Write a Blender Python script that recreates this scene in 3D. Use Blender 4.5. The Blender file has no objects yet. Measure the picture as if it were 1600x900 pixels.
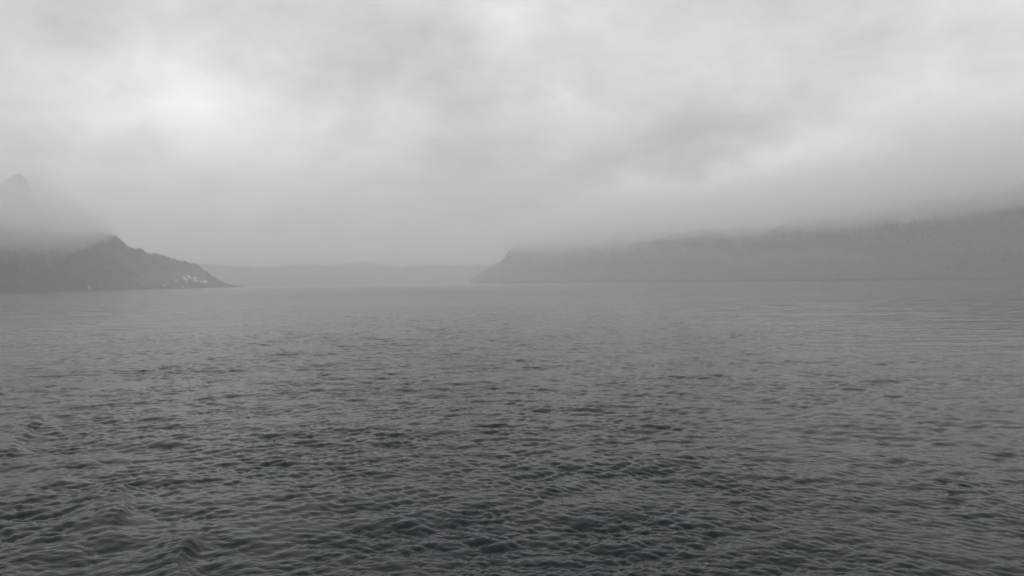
# A grey fjord in drizzle, seen from the deck of a boat: rippled dark water, a wooded
# headland with a few houses, mountain sides running up into low cloud.
import bpy, bmesh, math, random
import numpy as np
from mathutils import Matrix, Vector

S = bpy.context.scene
COL = S.collection
random.seed(7)

# ------------------------------------------------------------------ camera
H_CAM = 7.0                       # eye height above the water, metres
F_PX = 1164.0                     # focal length in pixels of a 1600 wide picture
PITCH = math.atan(9.8 / F_PX)     # camera looks this much below the horizon
ROLL = math.atan(0.0125)          # horizon rises to the right

cam_d = bpy.data.cameras.new('camera')
cam_d.sensor_width = 36.0
cam_d.lens = F_PX / 1600 * 36.0
cam_d.clip_start = 0.1
cam_d.clip_end = 40000
cam = bpy.data.objects.new('camera', cam_d)
COL.objects.link(cam)
cam.matrix_world = (Matrix.Translation((0, 0, H_CAM)) @ Matrix.Rotation(math.pi / 2 - PITCH, 4, 'X')
                    @ Matrix.Rotation(-ROLL, 4, 'Z'))
S.camera = cam

# ------------------------------------------------------------------ render / colour
S.render.engine = 'CYCLES'
S.cycles.max_bounces = 20
S.cycles.volume_bounces = 16
S.cycles.diffuse_bounces = 2
S.cycles.glossy_bounces = 2
S.cycles.use_denoising = True
S.view_settings.view_transform = 'Standard'
S.view_settings.look = 'None'
S.view_settings.exposure = 0.0
S.view_settings.gamma = 1.0
S.view_settings.use_curve_mapping = False

SUN_EL, SUN_AZ = math.radians(58), math.radians(200)


# ------------------------------------------------------------------ node helper
class NT:
    def __init__(self, tree):
        self.t = tree
        tree.nodes.clear()

    def n(self, kind, **kw):
        nd = self.t.nodes.new(kind)
        ins = kw.pop('ins', {})
        for k, v in kw.items():
            setattr(nd, k, v)
        for k, v in ins.items():
            self.put(nd.inputs[k], v)
        return nd

    def put(self, sock, v):
        if isinstance(v, bpy.types.NodeSocket):
            self.t.links.new(v, sock)
        else:
            sock.default_value = v

    def m(self, op, a, b=None, c=None):
        nd = self.t.nodes.new('ShaderNodeMath')
        nd.operation = op
        self.put(nd.inputs[0], a)
        if b is not None:
            self.put(nd.inputs[1], b)
        if c is not None:
            self.put(nd.inputs[2], c)
        return nd.outputs[0]

    def noise(self, vec, scale, detail=4, rough=0.5, dist=0.0, out='Fac'):
        nd = self.n('ShaderNodeTexNoise', ins={'Vector': vec, 'Scale': scale, 'Detail': detail,
                                               'Roughness': rough, 'Distortion': dist})
        return nd.outputs[out]

    def mix(self, fac, a, b):
        nd = self.t.nodes.new('ShaderNodeMix')
        nd.data_type = 'RGBA'
        self.put(nd.inputs[0], fac)
        self.put(nd.inputs[6], a)
        self.put(nd.inputs[7], b)
        return nd.outputs[2]

    def ramp(self, x, lo, hi, a=0.0, b=1.0, kind='SMOOTHSTEP'):
        nd = self.n('ShaderNodeMapRange', interpolation_type=kind,
                    ins={0: x, 1: lo, 2: hi, 3: a, 4: b})
        return nd.outputs[0]


# ------------------------------------------------------------------ world: an overcast sky
def px_dir(px, py):
    """Azimuth and elevation (radians) of a direction named by where it falls in the photograph."""
    v = cam.matrix_world.to_3x3() @ Vector(((px - 800) / F_PX, (450 - py) / F_PX, -1.0))
    return math.atan2(v.x, v.y), math.atan2(v.z, math.hypot(v.x, v.y))


SKY_ZENITH = 1.42
world = bpy.data.worlds.new('World')
S.world = world
world.use_nodes = True
W = NT(world.node_tree)
tc = W.n('ShaderNodeTexCoord').outputs['Generated']
sep = W.n('ShaderNodeSeparateXYZ', ins={0: tc})
dx, dy, dz = sep.outputs
# a flat cloud deck far overhead: direction -> point of the deck
zz = W.m('ADD', W.m('MAXIMUM', dz, 0.0), 0.16)
deck = W.n('ShaderNodeCombineXYZ', ins={0: W.m('DIVIDE', dx, zz), 1: W.m('DIVIDE', dy, zz), 2: 3.7}).outputs[0]
# azimuth / elevation, bent by noise so that breaks in the cloud get ragged edges
warp = W.n('ShaderNodeSeparateColor', ins={0: W.noise(tc, 5.5, 6, 0.58, out='Color')})
az = W.m('ADD', W.m('ARCTAN2', dx, dy), W.m('MULTIPLY', W.m('SUBTRACT', warp.outputs[0], 0.5), 0.28))
el = W.m('ADD', W.m('ARCSINE', dz), W.m('MULTIPLY', W.m('SUBTRACT', warp.outputs[1], 0.5), 0.16))


def blob(px, py, wx, wy, amp, rot=0.0):
    """A soft thicker (amp < 0) or thinner (amp > 0) place in the overcast."""
    a0, e0 = px_dir(px, py)
    sx, sy = wx / F_PX, wy / F_PX
    c, s = math.cos(rot), math.sin(rot)
    da, de = W.m('SUBTRACT', az, a0), W.m('SUBTRACT', el, e0)
    u = W.m('ADD', W.m('MULTIPLY', da, c / sx), W.m('MULTIPLY', de, s / sx))
    v = W.m('ADD', W.m('MULTIPLY', da, -s / sy), W.m('MULTIPLY', de, c / sy))
    q = W.m('ADD', W.m('MULTIPLY', u, u), W.m('MULTIPLY', v, v))
    return W.m('MULTIPLY', W.m('EXPONENT', W.m('MULTIPLY', q, -1.0)), amp * 1.6)


lum = W.m('MULTIPLY', W.m('ADD', W.m('MULTIPLY', W.ramp(dz, 0.0, 0.22, 0.0, 0.40, 'LINEAR'), 2.0), 1.0), SKY_ZENITH / 3)
n1 = W.m('SUBTRACT', W.noise(deck, 0.55, 5, 0.5, 0.4), 0.5)
n2 = W.m('SUBTRACT', W.noise(deck, 1.9, 6, 0.55, 0.3), 0.5)
n4 = W.m('SUBTRACT', W.noise(deck, 4.5, 7, 0.62, 1.2), 0.5)
n3 = W.m('SUBTRACT', W.noise(tc, 9.0, 7, 0.6, 0.6), 0.5)
rel = W.m('ADD', W.m('ADD', W.m('MULTIPLY', n1, 0.50), W.m('MULTIPLY', n2, 0.52)), W.m('ADD', W.m('MULTIPLY', n3, 0.42), W.m('MULTIPLY', n4, 0.20)))
BLOBS = [
    (390, 214, 240, 75, 0.22, -0.15),     # the bright break, upper left
    (265, 165, 75, 55, 0.15, 0.3),
    (150, 105, 50, 35, 0.08, 0.6),
    (125, 235, 90, 70, -0.17, 0.4),       # dark rags left of it
    (235, 235, 40, 20, -0.08, -0.3),
    (0, 20, 120, 70, -0.13, 0.3),
    (780, 70, 60, 70, 0.11, 0.5),         # small thin places, top centre
    (826, 168, 26, 20, 0.09, 0.0),
    (670, 190, 130, 110, -0.09, 0.5),     # heavier cloud right of the break
    (430, 50, 240, 60, -0.12, 0.0),
    (1000, 215, 230, 60, -0.06, 0.45),
    (1090, 245, 34, 15, -0.10, 0.4),
    (1540, 150, 120, 50, -0.06, 0.2),
    (1310, 232, 340, 52, 0.20, 0.25),     # pale bank lying along the right hand mountain
    (1140, 262, 150, 22, 0.12, 0.36),
    (110, 290, 260, 75, 0.24, 0.0),
    (1060, 205, 220, 34, -0.10, 0.36),
    (520, 395, 90, 14, -0.07, 0.0),
    (640, 365, 120, 12, 0.08, -0.05),
]
for b in BLOBS:
    rel = W.m('ADD', rel, blob(*b))
lum = W.m('MULTIPLY', lum, W.m('ADD', rel, 1.0))
lum = W.m('MULTIPLY', lum, W.ramp(dz, -0.08, 0.0, 0.25, 1.0))
cloud_col = W.n('ShaderNodeMix', data_type='RGBA', blend_type='MULTIPLY')
cloud_col.inputs[0].default_value = 1.0
W.put(cloud_col.inputs[6], (0.978, 1.0, 1.010, 1.0))
W.t.links.new(W.n('ShaderNodeCombineXYZ', ins={0: lum, 1: lum, 2: lum}).outputs[0], cloud_col.inputs[7])
sky = W.n('ShaderNodeTexSky', sky_type='NISHITA', sun_disc=False)
sky.sun_elevation = SUN_EL
sky.sun_rotation = SUN_AZ
bg_cloud = W.n('ShaderNodeBackground', ins={0: cloud_col.outputs[2], 1: 1.0})
bg_sky = W.n('ShaderNodeBackground', ins={0: sky.outputs[0], 1: 0.08})
mixs = W.n('ShaderNodeMixShader', ins={0: 0.04, 1: bg_cloud.outputs[0], 2: bg_sky.outputs[0]})
W.t.links.new(mixs.outputs[0], W.n('ShaderNodeOutputWorld').inputs[0])

# ------------------------------------------------------------------ sun, spread by the overcast
sun_d = bpy.data.lights.new('sun', 'SUN')
sun_d.energy = 1.2
sun_d.angle = math.radians(60)
sun_d.color = (1.0, 0.98, 0.95)
sun = bpy.data.objects.new('sun', sun_d)
COL.objects.link(sun)
sun_dir = Vector((math.sin(SUN_AZ) * math.cos(SUN_EL), math.cos(SUN_AZ) * math.cos(SUN_EL), math.sin(SUN_EL)))
sun.location = sun_dir * 50
sun.rotation_euler = sun_dir.to_track_quat('Z', 'Y').to_euler()


# ------------------------------------------------------------------ helpers
def link(name, me, mats=(), parent=None, smooth=True, **props):
    for m in mats:
        me.materials.append(m)
    if smooth:
        me.polygons.foreach_set('use_smooth', np.ones(len(me.polygons), dtype=bool))
    o = bpy.data.objects.new(name, me)
    COL.objects.link(o)
    if parent:
        o.parent = parent
    for k, v in props.items():
        o[k] = v
    return o


def mesh_np(name, co, faces):
    """A mesh from numpy arrays; faces (n, 3 or 4)."""
    me = bpy.data.meshes.new(name)
    k = faces.shape[1]
    me.vertices.add(len(co))
    me.vertices.foreach_set('co', np.ascontiguousarray(co, dtype=np.float32).ravel())
    me.loops.add(faces.size)
    me.loops.foreach_set('vertex_index', np.ascontiguousarray(faces, dtype=np.int32).ravel())
    me.polygons.add(len(faces))
    me.polygons.foreach_set('loop_start', np.arange(0, faces.size, k, dtype=np.int32))
    me.polygons.foreach_set('loop_total', np.full(len(faces), k, dtype=np.int32))
    me.update(calc_edges=True)
    return me


def grid_faces(nr, nc, wrap=False):
    i = np.arange(nr - 1)[:, None]
    j = np.arange(nc if wrap else nc - 1)[None, :]
    j2 = (j + 1) % nc
    return np.stack(np.broadcast_arrays(i * nc + j, i * nc + j2, (i + 1) * nc + j2, (i + 1) * nc + j), -1).reshape(-1, 4)


class Field:
    """A smooth random periodic field, mean 0 and unit deviation; wavelengths lo..hi metres, power law between."""

    def __init__(self, seed, lo, hi, power, n=512, tiles=6.0):
        rs = np.random.RandomState(seed)
        self.L, self.n = hi * tiles, n
        k = np.fft.fftfreq(n, d=self.L / n)
        kk = np.hypot(k[:, None], k[None, :])
        amp = np.where((kk >= 1 / hi) & (kk <= 1 / lo), np.maximum(kk, 1e-9) ** power, 0.0)
        f = np.fft.ifft2(np.fft.fft2(rs.randn(n, n)) * amp).real
        self.a = (f / f.std()).astype(np.float32)
        self.rot = rs.uniform(0, 6.28)
        self.off = rs.uniform(0, self.L, 2)

    def __call__(self, x, y):
        c, s = math.cos(self.rot), math.sin(self.rot)
        return bilin(self.a, (c * x - s * y + self.off[0]) / self.L * self.n, (s * x + c * y + self.off[1]) / self.L * self.n)


def bilin(a, u, v):
    n = a.shape[0]
    iu, iv = np.floor(u), np.floor(v)
    fu, fv = (u - iu).astype(np.float32), (v - iv).astype(np.float32)
    iu, iv = iu.astype(np.int64) % n, iv.astype(np.int64) % n
    iu2, iv2 = (iu + 1) % n, (iv + 1) % n
    return (a[iu, iv] * (1 - fu) * (1 - fv) + a[iu2, iv] * fu * (1 - fv) + a[iu, iv2] * (1 - fu) * fv + a[iu2, iv2] * fu * fv)


def material(name):
    m = bpy.data.materials.new(name)
    m.use_nodes = True
    return m, NT(m.node_tree)


def hor(px):
    return 440.2 - 0.0125 * (px - 800)


def place(px, dist):
    """Plan position of a point DIST metres off, on the bearing of photograph column px."""
    a = math.atan((px - 800) / F_PX)
    return np.array((math.sin(a) * dist, math.cos(a) * dist))


def rise(px, py, dist):
    """Height of a point at that column and row when it stands DIST metres off."""
    a = math.atan((px - 800) / F_PX)
    return H_CAM + (hor(px) - py) / F_PX * math.cos(a) * dist


# ------------------------------------------------------------------ water
class Band:
    """One octave of wind waves: height and sideways drift on a periodic tile."""

    def __init__(self, seed, lam, slope, head, spread, n=384, tiles=26):
        rs = np.random.RandomState(seed)
        self.L, self.n, self.lam, self.slope = lam * tiles, n, lam, slope
        k = np.fft.fftfreq(n, d=self.L / n) * 2 * math.pi
        kx, ky = np.meshgrid(k, k, indexing='ij')
        kk = np.hypot(kx, ky) + 1e-9
        k0, k1 = 2 * math.pi / (lam * 1.45), 2 * math.pi / (lam * 0.72)
        amp = np.where((kk >= k0) & (kk <= k1), kk ** -2.6, 0.0)
        c = np.abs((kx * math.sin(head) + ky * math.cos(head)) / kk)
        amp = amp * (c ** spread + 0.02)
        spec = np.fft.fft2(rs.randn(n, n)) * amp
        hh = np.fft.ifft2(spec).real
        sx, sy = np.fft.ifft2(1j * kx * spec).real, np.fft.ifft2(1j * ky * spec).real
        g = slope / math.sqrt((sx ** 2 + sy ** 2).mean())
        self.h = (hh * g).astype(np.float32)
        self.dx = (np.fft.ifft2(-1j * kx / kk * spec).real * g).astype(np.float32)
        self.dy = (np.fft.ifft2(-1j * ky / kk * spec).real * g).astype(np.float32)
        self.off = rs.uniform(0, self.L, 2)

    def __call__(self, x, y):
        u, v = (x + self.off[0]) / self.L * self.n, (y + self.off[1]) / self.L * self.n
        return bilin(self.h, u, v), bilin(self.dx, u, v), bilin(self.dy, u, v)


BANDS = [Band(10, 0.045, 0.030, -0.2, 1.0), Band(11, 0.08, 0.060, 0.35, 1.5), Band(12, 0.15, 0.090, -0.45, 2.5), Band(13, 0.28, 0.105, 0.50, 3.0),
         Band(14, 0.56, 0.092, -0.50, 3.5), Band(15, 1.1, 0.064, 0.42, 4.0), Band(16, 2.2, 0.042, -0.35, 3.5),
         Band(17, 4.6, 0.024, 0.2, 5.0), Band(18, 11.0, 0.012, 0.0, 6.0), Band(19, 28.0, 0.005, 0.1, 6.0)]
MSS_FINE = 0.00008                     # slope variance of ripples finer than the mesh


def build_water():
    fr = F_PX * 1024 / 1600
    far = 9400.0
    # rings close enough to hold the wavelets: half a pixel near by, then a fixed share of the distance
    r = list(np.linspace(2.0, 15.4, 22))
    while r[-1] < far:
        q = r[-1]
        r.append(q + (max(0.6, q * 0.05) if q > 1100 else min(0.5 * q * q / (H_CAM * fr), 0.0030 * q + 0.012) + max(0, q - 500) * 0.02))
    r[-1] = far
    r = np.array(r)
    a_front = np.radians(np.linspace(-37.5, 37.5, 980))
    a_back = np.radians(np.linspace(37.5, 322.5, 60))[1:-1]
    a = np.concatenate([a_front, a_back])
    print('water', len(r), 'rings', len(a), 'columns')
    R, A = np.meshgrid(r, a, indexing='ij')
    X, Y = (R * np.sin(A)), (R * np.cos(A))
    dr = np.gradient(r)[:, None]
    da = np.concatenate([np.full(len(a_front), a_front[1] - a_front[0]), np.full(len(a_back), a_back[1] - a_back[0])])
    step = np.maximum(dr * 0.8, R * da[None, :])
    gust = np.clip(1.0 + 0.15 * Field(20, 2.5, 18, -1.2)(X, Y) + 0.10 * Field(21, 12, 140, -1.0)(X, Y) + 0.08 * Field(22, 80, 900, -1.0)(X, Y), 0.35, 1.8)
    calm = np.interp(R, [20, 55, 110, 260], [1.22, 1.2, 0.85, 0.40])          # less chop out in the open, away from the boat
    calm = calm * (1 - 0.26 * np.interp(np.where(np.abs(A) < 2, A, 0), [-0.05, 0.5], [0, 1]) * np.interp(R, [120, 300], [1, 0]))     # and smoother in the lee to the right
    calm = calm * (1 - 0.35 * np.exp(-((X + 9) / 3.5) ** 2 - ((Y - 20) / 6) ** 2))     # slicked by the passing hull
    strict = 0.6
    Z = np.zeros_like(X)
    DX, DY = np.zeros_like(X), np.zeros_like(X)
    lost = np.full_like(X, MSS_FINE)
    for b in BANDS:
        w = np.clip((b.lam / step - strict) / 1.3, 0, 1)
        amp = gust * calm if b.lam < 3 else (calm if b.lam < 4 else np.ones_like(calm))
        keep = w > 0
        h, ddx, ddy = b(X[keep], Y[keep])
        g = (w * amp)[keep]
        Z[keep] += h * g
        DX[keep] += ddx * g * 0.95
        DY[keep] += ddy * g * 0.95
        lost += np.interp(R, [160, 520], [0.04, 0.30]) * (1 - w * w) * b.slope ** 2 * calm ** 2

    # the boat's own bow wave running off to the left: short steep crests, one behind the other
    def ridge(p0, p1, amp, back, front, taper=0.8):
        nonlocal Z
        p0, p1 = np.array(p0), np.array(p1)
        d = p1 - p0
        ln = np.hypot(*d)
        d = d / ln
        nrm = np.array((-d[1], d[0]))
        if nrm[0] < 0:
            nrm = -nrm                                        # steep side to the right
        sub = (np.abs(X - p0[0]) < 14) & (np.abs(Y - p0[1]) < 16)
        x, y = X[sub], Y[sub]
        v = (x - p0[0]) * d[0] + (y - p0[1]) * d[1]
        bend = 0.10 * np.sin(v * 1.9 + p0[0])
        u = (x - p0[0]) * nrm[0] + (y - p0[1]) * nrm[1] + bend
        prof = np.where(u < 0, np.exp(-(u / back) ** 2), np.exp(-(u / front) ** 2)) - 0.35 * np.exp(-((u + 2.1 * back) / back) ** 2)
        env = 1 / (1 + np.exp(-v / (taper * 0.30))) * 1 / (1 + np.exp((v - ln) / taper))
        streak = 0.035 * np.sin(u * 17 + v * 3.1) * np.exp(-(u / back) ** 2)
        Z[sub] += amp * env * (prof + streak * (u < 0))

    def g(px, py):
        d = H_CAM * F_PX / (py - hor(px))
        return ((px - 800) / F_PX * d, d)

    ridge(g(290, 842), g(268, 905), 0.25, 1.05, 0.20)
    ridge(g(184, 762), g(176, 822), 0.23, 1.15, 0.22)
    ridge(g(90, 736), g(76, 768), 0.12, 0.9, 0.25)
    ridge(g(56, 652), g(8, 712), 0.20, 1.5, 0.26)
    ridge(g(290, 888), g(262, 960), 0.13, 0.5, 0.2)
    ridge(g(10, 604), g(-40, 640), 0.16, 1.4, 0.3)

    co = np.stack([X + DX, Y + DY, Z], -1).reshape(-1, 3)
    nr, nc = X.shape
    f = grid_faces(nr, nc, wrap=True)
    # close the small hole under the boat with a fan
    co = np.vstack([co, [[0, 0, 0]]])
    me = bpy.data.meshes.new('water')
    tri = np.stack([np.full(nc, len(co) - 1), (np.arange(nc) + 1) % nc, np.arange(nc)], -1)
    me.vertices.add(len(co))
    me.vertices.foreach_set('co', co.astype(np.float32).ravel())
    me.loops.add(f.size + tri.size)
    me.loops.foreach_set('vertex_index', np.concatenate([f[:, ::-1].ravel(), tri[:, ::-1].ravel()]).astype(np.int32))
    tot = np.concatenate([np.full(len(f), 4), np.full(len(tri), 3)]).astype(np.int32)
    me.polygons.add(len(tot))
    me.polygons.foreach_set('loop_start', (np.cumsum(tot) - tot).astype(np.int32))
    me.polygons.foreach_set('loop_total', tot)
    me.update(calc_edges=True)
    at = me.attributes.new('fine_slope', 'FLOAT', 'POINT')
    at.data.foreach_set('value', np.append(lost.ravel(), MSS_FINE).astype(np.float32))

    m, T = material('fjord water')
    fs = T.n('ShaderNodeAttribute', attribute_name='fine_slope').outputs['Fac']
    geo = T.n('ShaderNodeNewGeometry')
    # tiny ripples: lean the normal
    cr = T.n('ShaderNodeVectorMath', operation='SUBTRACT',
             ins={0: T.noise(geo.outputs['Position'], 9.0, 4, 0.6, out='Color'), 1: (0.5, 0.5, 0.5)})
    cr2 = T.n('ShaderNodeVectorMath', operation='MULTIPLY', ins={0: cr.outputs[0], 1: (0.05, 0.07, 0.0)})
    nn = T.n('ShaderNodeVectorMath', operation='ADD', ins={0: geo.outputs['Normal'], 1: cr2.outputs[0]})
    nrm = T.n('ShaderNodeVectorMath', operation='NORMALIZE', ins={0: nn.outputs[0]})
    rough = T.m('POWER', fs, 0.25)
    bs = T.n('ShaderNodeBsdfPrincipled', ins={'Base Color': (0.002, 0.007, 0.010, 1), 'Roughness': rough, 'IOR': 1.23,
                                              'Normal': nrm.outputs[0]})
    T.t.links.new(bs.outputs[0], T.n('ShaderNodeOutputMaterial').inputs[0])
    link('water', me, [m], kind='structure')


build_water()


# ------------------------------------------------------------------ land
def land_mat(name, forest, rock, meadow=None, rock_amt=0.5, scale=0.01):
    m, T = material(name)
    geo = T.n('ShaderNodeNewGeometry')
    pos = geo.outputs['Position']
    z = T.n('ShaderNodeSeparateXYZ', ins={0: geo.outputs['Normal']}).outputs[2]
    c = T.mix(T.noise(pos, scale * 3, 6, 0.6), tuple(v * 0.6 for v in forest) + (1,), tuple(v * 1.5 for v in forest) + (1,))
    steep = T.m('ADD', T.ramp(z, 0.9, 0.55), T.m('MULTIPLY', T.m('SUBTRACT', T.noise(pos, scale, 6, 0.6), 0.5), 1.6))
    c = T.mix(T.m('MULTIPLY', T.ramp(steep, 0.55, 0.95), rock_amt), c, rock + (1,))
    if meadow:
        at = T.n('ShaderNodeAttribute', attribute_name='meadow').outputs['Fac']
        g = T.mix(T.noise(pos, 0.05, 4, 0.6), tuple(v * 0.7 for v in meadow) + (1,), tuple(v * 1.25 for v in meadow) + (1,))
        c = T.mix(at, c, g)
    bs = T.n('ShaderNodeBsdfDiffuse', ins={0: c, 1: 0.5})
    T.t.links.new(bs.outputs[0], T.n('ShaderNodeOutputMaterial').inputs[0])
    return m


def interp(xs, ys, x):
    return np.interp(x, np.array(xs, float), np.array(ys, float))


class Land:
    """A hill side lofted from its shore up over its ridge and down the back; columns run along the shore."""

    def __init__(self, shore, ridge, back, shape, n_s=400, n_t=120, seed=1, rough=(8, 60), relief=0.14, tip=None):
        # shore: [(px, dist)]; ridge: [(px, row, dist)]; back: extra metres behind the ridge
        s = np.linspace(0, 1, n_s)
        sp, sd = interp(np.linspace(0, 1, len(shore)), [q[0] for q in shore], s), interp(np.linspace(0, 1, len(shore)), [q[1] for q in shore], s)
        # ridge looked up by column, so that its outline stays where it stands
        order = sorted(ridge)
        rp = np.linspace(order[0][0], order[-1][0], n_s)
        rd = interp([q[0] for q in order], [q[2] for q in order], rp)
        ry = interp([q[0] for q in order], [q[1] for q in order], rp)
        a_s, a_r = np.arctan((sp - 800) / F_PX), np.arctan((rp - 800) / F_PX)
        P0 = np.stack([np.sin(a_s) * sd, np.cos(a_s) * sd], -1)
        P1 = np.stack([np.sin(a_r) * rd, np.cos(a_r) * rd], -1)
        hz = H_CAM + (440.2 - 0.0125 * (rp - 800) - ry) / F_PX * np.cos(a_r) * rd
        hz = np.maximum(hz, 0.5)
        out = P1 / np.hypot(P1[:, 0], P1[:, 1])[:, None]
        t = np.linspace(0, 1.45, n_t)
        tt = t[None, :, None]
        P = np.where(tt <= 1, P0[:, None] + (P1 - P0)[:, None] * tt, P1[:, None] + out[:, None] * (tt - 1) / 0.45 * back)
        X, Y = P[..., 0], P[..., 1]
        front = shape(np.clip(t, 0, 1))
        back_p = 1 - 0.9 * np.clip((t - 1) / 0.45, 0, 1) ** 1.3
        prof = np.where(t <= 1, front, back_p)[None, :]
        f1, f2 = Field(seed, rough[0], rough[1], -1.7), Field(seed + 50, rough[1], rough[1] * 7, -1.6)
        Z = hz[:, None] * prof
        bump = f2(X, Y) * relief * hz[:, None] * 0.8 + f1(X, Y) * rough[0] * 0.32
        mask = np.sin(np.clip(t, 0, 1) * math.pi)[None, :] ** 0.7 + 0.10
        Z = Z + bump * mask * np.clip(hz[:, None] / 40, 0.05, 1) * np.clip(t[None, :] * 9, 0, 1)
        Z[:, 0] = -1.0 * 0.8
        Z = np.where(t[None, :] > 0.02, np.maximum(Z, 0.35), Z)
        self.X, self.Y, self.Z, self.hz = X, Y, Z, hz
        self.co = np.stack([X, Y, Z], -1).reshape(-1, 3)
        self.f = grid_faces(n_s, n_t)

    def height(self, x, y):
        d = (self.X - x) ** 2 + (self.Y - y) ** 2
        return float(self.Z.flat[int(np.argmin(d))])

    def build(self, name, mat, meadow=None):
        me = mesh_np(name, self.co, self.f)
        if meadow is not None:
            at = me.attributes.new('meadow', 'FLOAT', 'POINT')
            at.data.foreach_set('value', meadow.astype(np.float32).ravel())
        # faces should look up
        nz = np.empty(len(me.polygons) * 3, dtype=np.float32)
        me.polygons.foreach_get('normal', nz)
        if nz.reshape(-1, 3)[:, 2].mean() < 0:
            me.flip_normals()
        return link(name, me, [mat], kind='structure')


def conifers(name, land, n, size, seed, keep=None, zmax=1e9):
    """Spruce wood on a hill side, one mass: every tree a ragged two-tier cone."""
    rs = np.random.RandomState(seed)
    ns, nt = land.X.shape
    i = rs.randint(0, ns - 1, n * 3)
    j = rs.randint(2, int(nt / 1.45 * 1.08), n * 3)
    fx, fy = rs.rand(n * 3), rs.rand(n * 3)

    def lerp(a):
        return (a[i, j] * (1 - fx) * (1 - fy) + a[i + 1, j] * fx * (1 - fy) + a[i, j + 1] * (1 - fx) * fy + a[i + 1, j + 1] * fx * fy)
    x, y, z = lerp(land.X), lerp(land.Y), lerp(land.Z)
    ok = (z > 0.8) & (z < zmax)
    dens = Field(seed + 5, 15, 160, -1.2)(x, y)
    ok &= dens + rs.randn(len(x)) * 0.6 > -0.9
    if keep is not None:
        ok &= keep(x, y, z)
    x, y, z = x[ok][:n], y[ok][:n], z[ok][:n]
    n = len(x)
    hgt = size * rs.uniform(0.55, 1.15, n) * np.clip((land.hz[i][ok][:n] - 2) / 32, 0.22, 1)
    rad = hgt * rs.uniform(0.16, 0.26, n)
    k = 6
    verts, faces = [], []
    ang = np.arange(k) * 2 * math.pi / k
    base = 0
    for (z0, z1, rr) in ((0.05, 0.72, 1.0), (0.42, 1.0, 0.66)):
        jag = rs.uniform(0.65, 1.3, (n, k))
        ring = np.stack([x[:, None] + np.cos(ang + rs.rand(n, 1) * 6) * rad[:, None] * rr * jag,
                         y[:, None] + np.sin(ang + rs.rand(n, 1) * 6) * rad[:, None] * rr * jag,
                         z[:, None] + hgt[:, None] * (z0 + 0.06 * rs.rand(n, k))], -1)
        top = np.stack([x + rs.randn(n) * 0.15, y + rs.randn(n) * 0.15, z + hgt * z1], -1)[:, None]
        verts.append(np.concatenate([ring, top], 1).reshape(-1, 3))
        b = base + np.arange(n)[:, None] * (k + 1)
        q = np.arange(k)[None, :]
        faces.append(np.stack([b + q, b + (q + 1) % k, np.broadcast_to(b + k, (n, k))], -1).reshape(-1, 3))
        base += n * (k + 1)
    me = mesh_np(name, np.concatenate(verts), np.concatenate(faces))
    m, T = material(name)
    geo = T.n('ShaderNodeNewGeometry')
    c = T.mix(T.noise(geo.outputs['Position'], 0.12, 4, 0.7), (0.018, 0.028, 0.020, 1), (0.048, 0.064, 0.044, 1))
    T.t.links.new(T.n('ShaderNodeBsdfDiffuse', ins={0: c}).outputs[0], T.n('ShaderNodeOutputMaterial').inputs[0])
    return link(name, me, [m], smooth=False, kind='stuff')


FOREST, ROCK, MEADOW = (0.030, 0.041, 0.035), (0.095, 0.10, 0.105), (0.078, 0.108, 0.058)

# --- headland on the left
head = Land(shore=[(-420, 1150), (-150, 1414), (0, 1610), (130, 1840), (250, 2185), (330, 2507), (378, 2783)],
            ridge=[(-420, 320, 1725), (-150, 340, 1840), (0, 354, 2012), (90, 362, 2185), (140, 364, 2254), (165, 366, 2288), (184, 374, 2312), (193, 383, 2323), (202, 394, 2369),
                   (235, 397, 2507), (262, 402, 2564), (278, 409, 2599), (294, 415, 2634), (308, 424, 2668), (322, 432, 2714), (336, 438.5, 2760),
                   (347, 442.5, 2794), (358, 444, 2818), (368, 446.5, 2840), (380, 447.5, 2875)],
            back=500, shape=lambda t: 0.06 * np.minimum(t * 9, 1) + 0.94 * (0.72 * t + 0.28 * t ** 2), n_s=520, n_t=150, seed=3, rough=(9, 70), relief=0.13)
MEADOWS = [(262, 434, 2312, 55, 22), (292, 430, 2450, 60, 20), (240, 440, 2220, 60, 14), (318, 443, 2542, 45, 10), (305, 438, 2461, 50, 14)]
mea = np.zeros_like(head.X)
mn = Field(71, 12, 60, -1.3)(head.X, head.Y)
for px, py, d, wx, wz in MEADOWS:
    c = place(px, d)
    zc = rise(px, py, d)
    q = ((head.X - c[0]) ** 2 + 0.25 * (head.Y - c[1]) ** 2) / wx ** 2 + ((head.Z - zc) / wz) ** 2
    mea = np.maximum(mea, np.clip((1.15 - q + 0.35 * mn) * 2.2, 0, 1))
head.build('hill', land_mat('headland', FOREST, ROCK, MEADOW, 0.5, 0.02), mea)


def not_meadow(x, y, z):
    ok = np.ones(len(x), bool)
    for px, py, d, wx, wz in MEADOWS:
        c = place(px, d)
        zc = rise(px, py, d)
        ok &= ((x - c[0]) ** 2 + 0.25 * (y - c[1]) ** 2) / wx ** 2 + ((z - zc) / wz) ** 2 > 1.0
    return ok


conifers('forest', head, 9000, 10, 5, keep=not_meadow, zmax=190)

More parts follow.
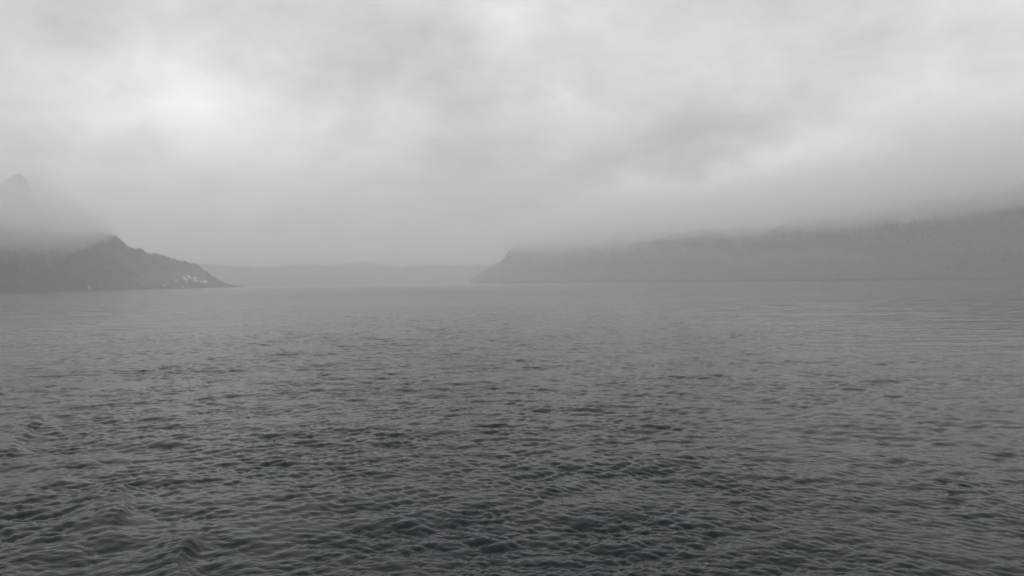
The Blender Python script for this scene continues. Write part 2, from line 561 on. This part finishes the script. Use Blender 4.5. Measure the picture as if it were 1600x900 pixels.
# --- mountain side on the right, running away to the point in the middle
right = Land(shore=[(2300, 1500), (1900, 1850), (1600, 2200), (1300, 2600), (1050, 3000), (860, 3400), (733, 3700)],
             ridge=[(2300, 270, 2200), (1900, 255, 2500), (1600, 276, 2750), (1400, 302, 2950), (1200, 334, 3200), (1050, 354, 3400), (950, 361, 3550), (880, 369, 3700),
                    (830, 376, 3850), (806, 383, 3880), (796, 391, 3890), (790, 400, 3895), (784, 409, 3895), (775, 415, 3900), (762, 421, 3900), (750, 428, 3900), (741, 433, 3900),
                    (736, 437, 3900), (732, 440.5, 3900)],
             back=700, shape=lambda t: 1 - (1 - t) ** 1.35, n_s=520, n_t=130, seed=9, rough=(14, 110), relief=0.07)
right.build('mountain', land_mat('mountain side', FOREST, ROCK, None, 0.7, 0.008))
conifers('mountain_forest', right, 8000, 15, 15, zmax=330)

# --- a nearer spur at the foot of the right-hand mountain
spur = Land(shore=[(2200, 1300), (1800, 1650), (1600, 1900), (1450, 2200), (1300, 2560)],
            ridge=[(2200, 360, 1700), (1800, 380, 2000), (1600, 394, 2200), (1500, 401, 2350), (1400, 412, 2480), (1330, 424, 2580), (1290, 433, 2650)],
            back=500, shape=lambda t: 1 - (1 - t) ** 1.2, n_s=260, n_t=90, seed=31, rough=(12, 80), relief=0.10)
spur.build('foothill', land_mat('foothill', FOREST, ROCK, None, 0.4, 0.015))
conifers('foothill_forest', spur, 2500, 13, 25)

# --- far end of the fjord
far = Land(shore=[(180, 4500), (420, 4700), (600, 4900), (900, 5100)],
           ridge=[(180, 408, 5600), (330, 414, 5700), (420, 418, 5800), (470, 411, 5850), (520, 416, 5900), (580, 409, 5950), (620, 418, 6000), (680, 413, 6000), (740, 419, 6000), (900, 395, 6100)],
           back=900, shape=lambda t: 1 - (1 - t) ** 1.5, n_s=240, n_t=70, seed=41, rough=(25, 180), relief=0.10)
far.build('far_mountain', land_mat('far mountain', FOREST, ROCK, None, 0.7, 0.006))

# --- rocky top that looks out of the cloud, upper left
peak = Land(shore=[(-700, 2012), (-300, 2185), (-60, 2300), (60, 2392), (240, 2530)],
            ridge=[(-700, 290, 2656), (-60, 306, 2656), (0, 291, 2656), (14, 281, 2651), (24, 274, 2651), (34, 271, 2645), (39, 274, 2645), (44, 281, 2645), (50, 296, 2645), (62, 330, 2645), (90, 372, 2656), (240, 425, 2702)],
            back=500, shape=lambda t: 0.5 * t + 0.5 * t ** 2, n_s=420, n_t=110, seed=51, rough=(8, 60), relief=0.06)
peak.build('peak', land_mat('bare rock', (0.07, 0.075, 0.065), (0.12, 0.12, 0.12), None, 0.8, 0.01))

# ------------------------------------------------------------------ houses on the headland
mw, T = material('white boards')
p = T.n('ShaderNodeNewGeometry').outputs['Position']
c = T.mix(T.noise(p, 0.8, 3), (0.58, 0.58, 0.57, 1), (0.68, 0.68, 0.67, 1))
T.t.links.new(T.n('ShaderNodeBsdfPrincipled', ins={'Base Color': c, 'Roughness': 0.6}).outputs[0], T.n('ShaderNodeOutputMaterial').inputs[0])
ROOFS = []
for nm, rc in (('grey slate', (0.16, 0.165, 0.17)), ('pale metal roof', (0.50, 0.51, 0.52)), ('dark tile', (0.07, 0.065, 0.06))):
    mr, T = material(nm)
    p = T.n('ShaderNodeNewGeometry').outputs['Position']
    c = T.mix(T.noise(p, 1.5, 3), tuple(v * 0.8 for v in rc) + (1,), tuple(v * 1.15 for v in rc) + (1,))
    T.t.links.new(T.n('ShaderNodeBsdfPrincipled', ins={'Base Color': c, 'Roughness': 0.5}).outputs[0], T.n('ShaderNodeOutputMaterial').inputs[0])
    ROOFS.append(mr)
mg, T = material('window glass')
T.t.links.new(T.n('ShaderNodeBsdfPrincipled', ins={'Base Color': (0.03, 0.035, 0.04, 1), 'Roughness': 0.08}).outputs[0], T.n('ShaderNodeOutputMaterial').inputs[0])


def box_part(x0, x1, y0, y1, z0, z1):
    v = [(x, y, z) for z in (z0, z1) for y in (y0, y1) for x in (x0, x1)]
    f = [(0, 2, 3, 1), (4, 5, 7, 6), (0, 1, 5, 4), (2, 6, 7, 3), (0, 4, 6, 2), (1, 3, 7, 5)]
    return v, f


def pydata(name, v, f):
    me = bpy.data.meshes.new(name)
    me.from_pydata(v, [], f)
    me.update()
    return me


def house_meshes(w, d, h, rh):
    """Gabled body, overhanging roof with thickness, chimney and window meshes; long side along x."""
    v = [(-w, -d, -3), (w, -d, -3), (w, d, -3), (-w, d, -3), (-w, -d, h), (w, -d, h), (w, d, h), (-w, d, h), (-w, 0, h + rh), (w, 0, h + rh)]
    f = [(0, 1, 5, 4), (2, 3, 7, 6), (1, 2, 6, 9, 5), (3, 0, 4, 8, 7), (4, 5, 9, 8), (6, 7, 8, 9), (3, 2, 1, 0)]
    wall = pydata('wall', v, f)
    o, t = 0.5, 0.25
    k = rh / d
    pts = [(-d - o, h - o * k + 0.03), (0, h + rh + 0.03), (d + o, h - o * k + 0.03), (d + o, h - o * k + t), (0, h + rh + t), (-d - o, h - o * k + t)]
    v = [(s * (w + o), y, z) for s in (-1, 1) for y, z in pts]
    n = 6
    f = [(i, (i + 1) % n, n + (i + 1) % n, n + i) for i in range(n)] + [(5, 4, 1, 0), (4, 3, 2, 1), (6, 7, 10, 11), (7, 8, 9, 10)]
    roof = pydata('roof', v, f)
    chim = pydata('chimney', *box_part(w * 0.3, w * 0.3 + 0.8, -0.4, 0.4, h + rh * 0.7, h + rh + 1.0))
    win = pydata('window', *box_part(-0.7, 0.7, -0.06, 0.06, 0, 1.4))
    return wall, roof, chim, win


KINDS = {'cottage': house_meshes(4.2, 3.2, 4.0, 2.6), 'villa': house_meshes(5.6, 4.0, 5.6, 3.0), 'long': house_meshes(9.0, 3.5, 3.0, 1.5), 'shed': house_meshes(3.4, 2.6, 2.8, 1.8)}
for w, r, ch, wi in KINDS.values():
    w.materials.append(mw)
    ch.materials.append(ROOFS[0])
    wi.materials.append(mg)
ROOFED = {}


def house(px, py, kind, roof, rot, label, name='house', cat='house', group='white houses on the headland slope'):
    # walk up the slope on this bearing until the ground reaches that row
    best = None
    for d in np.arange(1450, 3000, 6.0):
        c = place(px, d)
        q = np.argmin((head.X - c[0]) ** 2 + (head.Y - c[1]) ** 2)
        if (head.X.flat[q] - c[0]) ** 2 + (head.Y.flat[q] - c[1]) ** 2 > 900 or head.Z.flat[q] < 1.2:
            continue
        e = abs(rise(px, py, d) - head.Z.flat[q])
        if best is None or e < best[0]:
            best = (e, c, float(head.Z.flat[q]))
    _, c, z = best
    root = bpy.data.objects.new(name, None)
    COL.objects.link(root)
    face = math.atan2(-c[0], c[1])            # long side square to the view, then turned
    root.location = (c[0], c[1], z)
    root.rotation_euler = (0, 0, face + rot)
    root.scale = (0.8, 0.8, 0.8)
    root['label'], root['category'], root['group'] = label, cat, group
    wall, rf, chim, win = KINDS[kind]
    key = (kind, roof)
    if key not in ROOFED:
        ROOFED[key] = rf.copy()
        ROOFED[key].materials.append(ROOFS[roof])
    link('wall', wall, parent=root, smooth=False)
    link('roof', ROOFED[key], parent=root, smooth=False)
    if kind != 'shed':
        link('chimney', chim, parent=root, smooth=False)
    w, d = {'cottage': (4.2, 3.2), 'villa': (5.6, 4.0), 'long': (9.0, 3.5), 'shed': (3.4, 2.6)}[kind]
    for q in ((-0.5, 0.5) if kind != 'long' else (-0.7, -0.25, 0.25, 0.7)):
        o = link('window', win, parent=root, smooth=False)
        o.location = (q * w, -d - 0.03, 1.2)
    return root


HOUSES = [
    (289, 437.5, 'villa', 1, 0.2, 'tall white house at the upper left end of the hillside cluster'),
    (287, 434.6, 'cottage', 1, -0.3, 'small white cottage just above the tall house at the left of the cluster'),
    (293.5, 433.4, 'villa', 1, 0.4, 'pale roofed white house topmost in the left half of the cluster'),
    (297, 434.6, 'cottage', 1, -0.5, 'white cottage right of the topmost house, under the trees'),
    (304.5, 436, 'villa', 1, -0.35, 'large white house near the middle of the cluster above the long row'),
    (306.5, 437.2, 'cottage', 1, -0.4, 'white cottage tucked against the right of the large middle house'),
    (304, 439, 'long', 1, -0.5, 'upper long white building of the slanting row'),
    (309, 441, 'long', 1, -0.35, 'middle long white building of the slanting row'),
    (316, 441.2, 'long', 1, 0.1, 'brightest long white building right of the slanting row'),
    (321.5, 441.8, 'villa', 1, -0.1, 'white house at the right hand end of the row, nearest the point'),
    (316, 436, 'villa', 0, 0.3, 'dull grey roofed house alone above the right end of the row'),
    (254, 447.6, 'cottage', 1, 0.1, 'left of the two white houses by the water below the meadow'),
    (258, 447.6, 'cottage', 1, -0.2, 'right of the two white houses by the water below the meadow'),
    (139.5, 449.8, 'shed', 1, 0.2, 'single small white house at the water under the steep wooded slope'),
    (285.5, 448.6, 'shed', 1, 0.0, 'low pale boathouse on the shore below the hillside cluster'),
    (276, 441, 'cottage', 0, 0.5, 'dim grey roofed cottage left of and below the cluster'),
    (291, 440.5, 'cottage', 0, -0.2, 'grey roofed cottage under the tall left house of the cluster'),
    (346.5, 444.2, 'cottage', 0, 0.1, 'faint house out near the tip of the headland'),
]
for h in HOUSES:
    house(*h)


# ------------------------------------------------------------------ low cloud along the slopes
def cloud_mat(name, dens, g=0.0):
    m, T = material(name)
    v = T.n('ShaderNodeVolumePrincipled', ins={'Color': (0.99, 0.994, 0.996, 1), 'Density': dens, 'Anisotropy': g})
    T.t.links.new(v.outputs[0], T.n('ShaderNodeOutputMaterial').inputs['Volume'])
    return m


def cloud(name, cols, dens, seed, lump=(60, 500), amp=(0.16, 0.20), n_s=104, n_t=44):
    """A bank of cloud: nested closed shells of even density, so that it thickens inwards.
    cols: (px, near, far, base, top) in metres, along the slope."""
    s = np.linspace(0, 1, n_s)
    k = np.linspace(0, 1, len(cols))
    C = np.array(cols, float)
    px, near, fa, base, top = (np.interp(s, k, C[:, i]) for i in range(5))
    lo_, hi_ = (lump[0], lump[1], -1.5, 256), (lump[0] * 0.35, lump[0] * 2, -1.4, 256)
    whole, mats = bmesh.new(), []
    for q in range(7):
        sh = q * 0.135
        part = (0.02, 0.05, 0.09, 0.14, 0.19, 0.24, 0.27)[q]
        t = 0.5 - 0.5 * np.cos(np.linspace(0, math.pi, n_t))
        tt = sh * 0.42 + (1 - 0.84 * sh) * t
        ss = sh * 0.12 + (1 - sh * 0.24) * s
        p_, n_, f_, b_, t_ = (np.interp(ss, s, v) for v in (px, near, fa, base, top))
        a = np.arctan((p_ - 800) / F_PX)[:, None]
        D = n_[:, None] + (f_ - n_)[:, None] * tt[None, :]
        X, Y = np.sin(a) * D, np.cos(a) * D
        th = (t_ - b_)[:, None]
        end = np.sqrt(np.clip(np.minimum(s, 1 - s) / 0.10, 0, 1))[:, None]
        lens = np.sqrt(np.clip(1 - (2 * t - 1) ** 4, 0, 1))[None, :] * end
        mid = b_[:, None] + th * 0.30
        f1, f2, g1, g2 = (Field(seed * 9 + q * 4 + i, *r) for i, r in enumerate((lo_, hi_, lo_, hi_)))
        zt = mid + lens * th * (0.70 - 0.62 * sh) * (1 + 0.9 * (amp[1] * f1(X, Y) + 0.4 * amp[0] * f2(X, Y)))
        zb = mid - lens * th * (0.25 - 0.16 * sh) * (1 + 2.4 * (amp[1] * g1(X, Y) + amp[0] * g2(X, Y)))
        zt = np.maximum(zt, mid + lens * 2)
        zb = np.minimum(zb, mid - lens * 2)
        nt = n_t
        # one closed sheet: up over the top, back along the bottom
        co_t = np.stack([X, Y, zt], -1)
        co_b = np.stack([X, Y, zb], -1)[:, 1:-1][:, ::-1]
        ring = np.concatenate([co_t, co_b], 1)
        m_ = ring.shape[1]
        co = ring.reshape(-1, 3)
        f = grid_faces(n_s, m_, wrap=True)
        me = mesh_np(name, co, f)
        bm = bmesh.new()
        bm.from_mesh(me)
        bmesh.ops.remove_doubles(bm, verts=bm.verts, dist=0.05)
        be = [e for e in bm.edges if e.is_boundary]
        if be:
            bmesh.ops.holes_fill(bm, edges=be, sides=0)
        bmesh.ops.recalc_face_normals(bm, faces=bm.faces)
        bm.to_mesh(me)
        bm.free()
        me.polygons.foreach_set('material_index', np.full(len(me.polygons), q, dtype=np.int32))
        whole.from_mesh(me)
        bpy.data.meshes.remove(me)
        mats.append(cloud_mat(name, dens * part))
    me = bpy.data.meshes.new(name)
    for m in mats:
        me.materials.append(m)
    whole.to_mesh(me)
    whole.free()
    link(name, me, [], kind='stuff')


TOP = 352
cloud('low_cloud', [(2300, 900, 2900, 190, TOP), (1900, 1100, 3100, 178, TOP), (1600, 1350, 3300, 170, TOP), (1400, 1600, 3500, 152, TOP), (1250, 1850, 3700, 126, TOP), (1080, 2150, 3950, 112, TOP),
                    (950, 2450, 4200, 98, TOP), (860, 2800, 4500, 96, TOP), (735, 3300, 4700, 150, 340)], 0.015, 101, lump=(50, 320))
cloud('low_cloud', [(-500, 920, 2070, 76, 240), (-150, 1090, 2070, 76, 240), (0, 1240, 2070, 75, 248), (60, 1320, 2130, 77, 238), (110, 1440, 2240, 86, 200), (155, 1700, 2360, 112, 194), (196, 2130, 2700, 140, 194)],
      0.0165, 121, lump=(30, 160))
cloud('low_cloud', [(60, 4500, 7200, 102, TOP), (400, 4600, 7200, 115, TOP), (650, 4700, 7200, 115, TOP), (950, 4900, 7200, 115, TOP)], 0.0034, 141, lump=(90, 900))

# ------------------------------------------------------------------ drizzle haze over the whole fjord
v, f = box_part(-9600, 9600, -9600, 9600, -2.2, 400)
m, T = material('haze')
vol = T.n('ShaderNodeVolumePrincipled', ins={'Color': (0.915, 0.928, 0.935, 1), 'Density': 0.00038, 'Anisotropy': 0.0})
T.t.links.new(vol.outputs[0], T.n('ShaderNodeOutputMaterial').inputs['Volume'])
link('haze', pydata('haze', v, f), [m], smooth=False, kind='stuff')
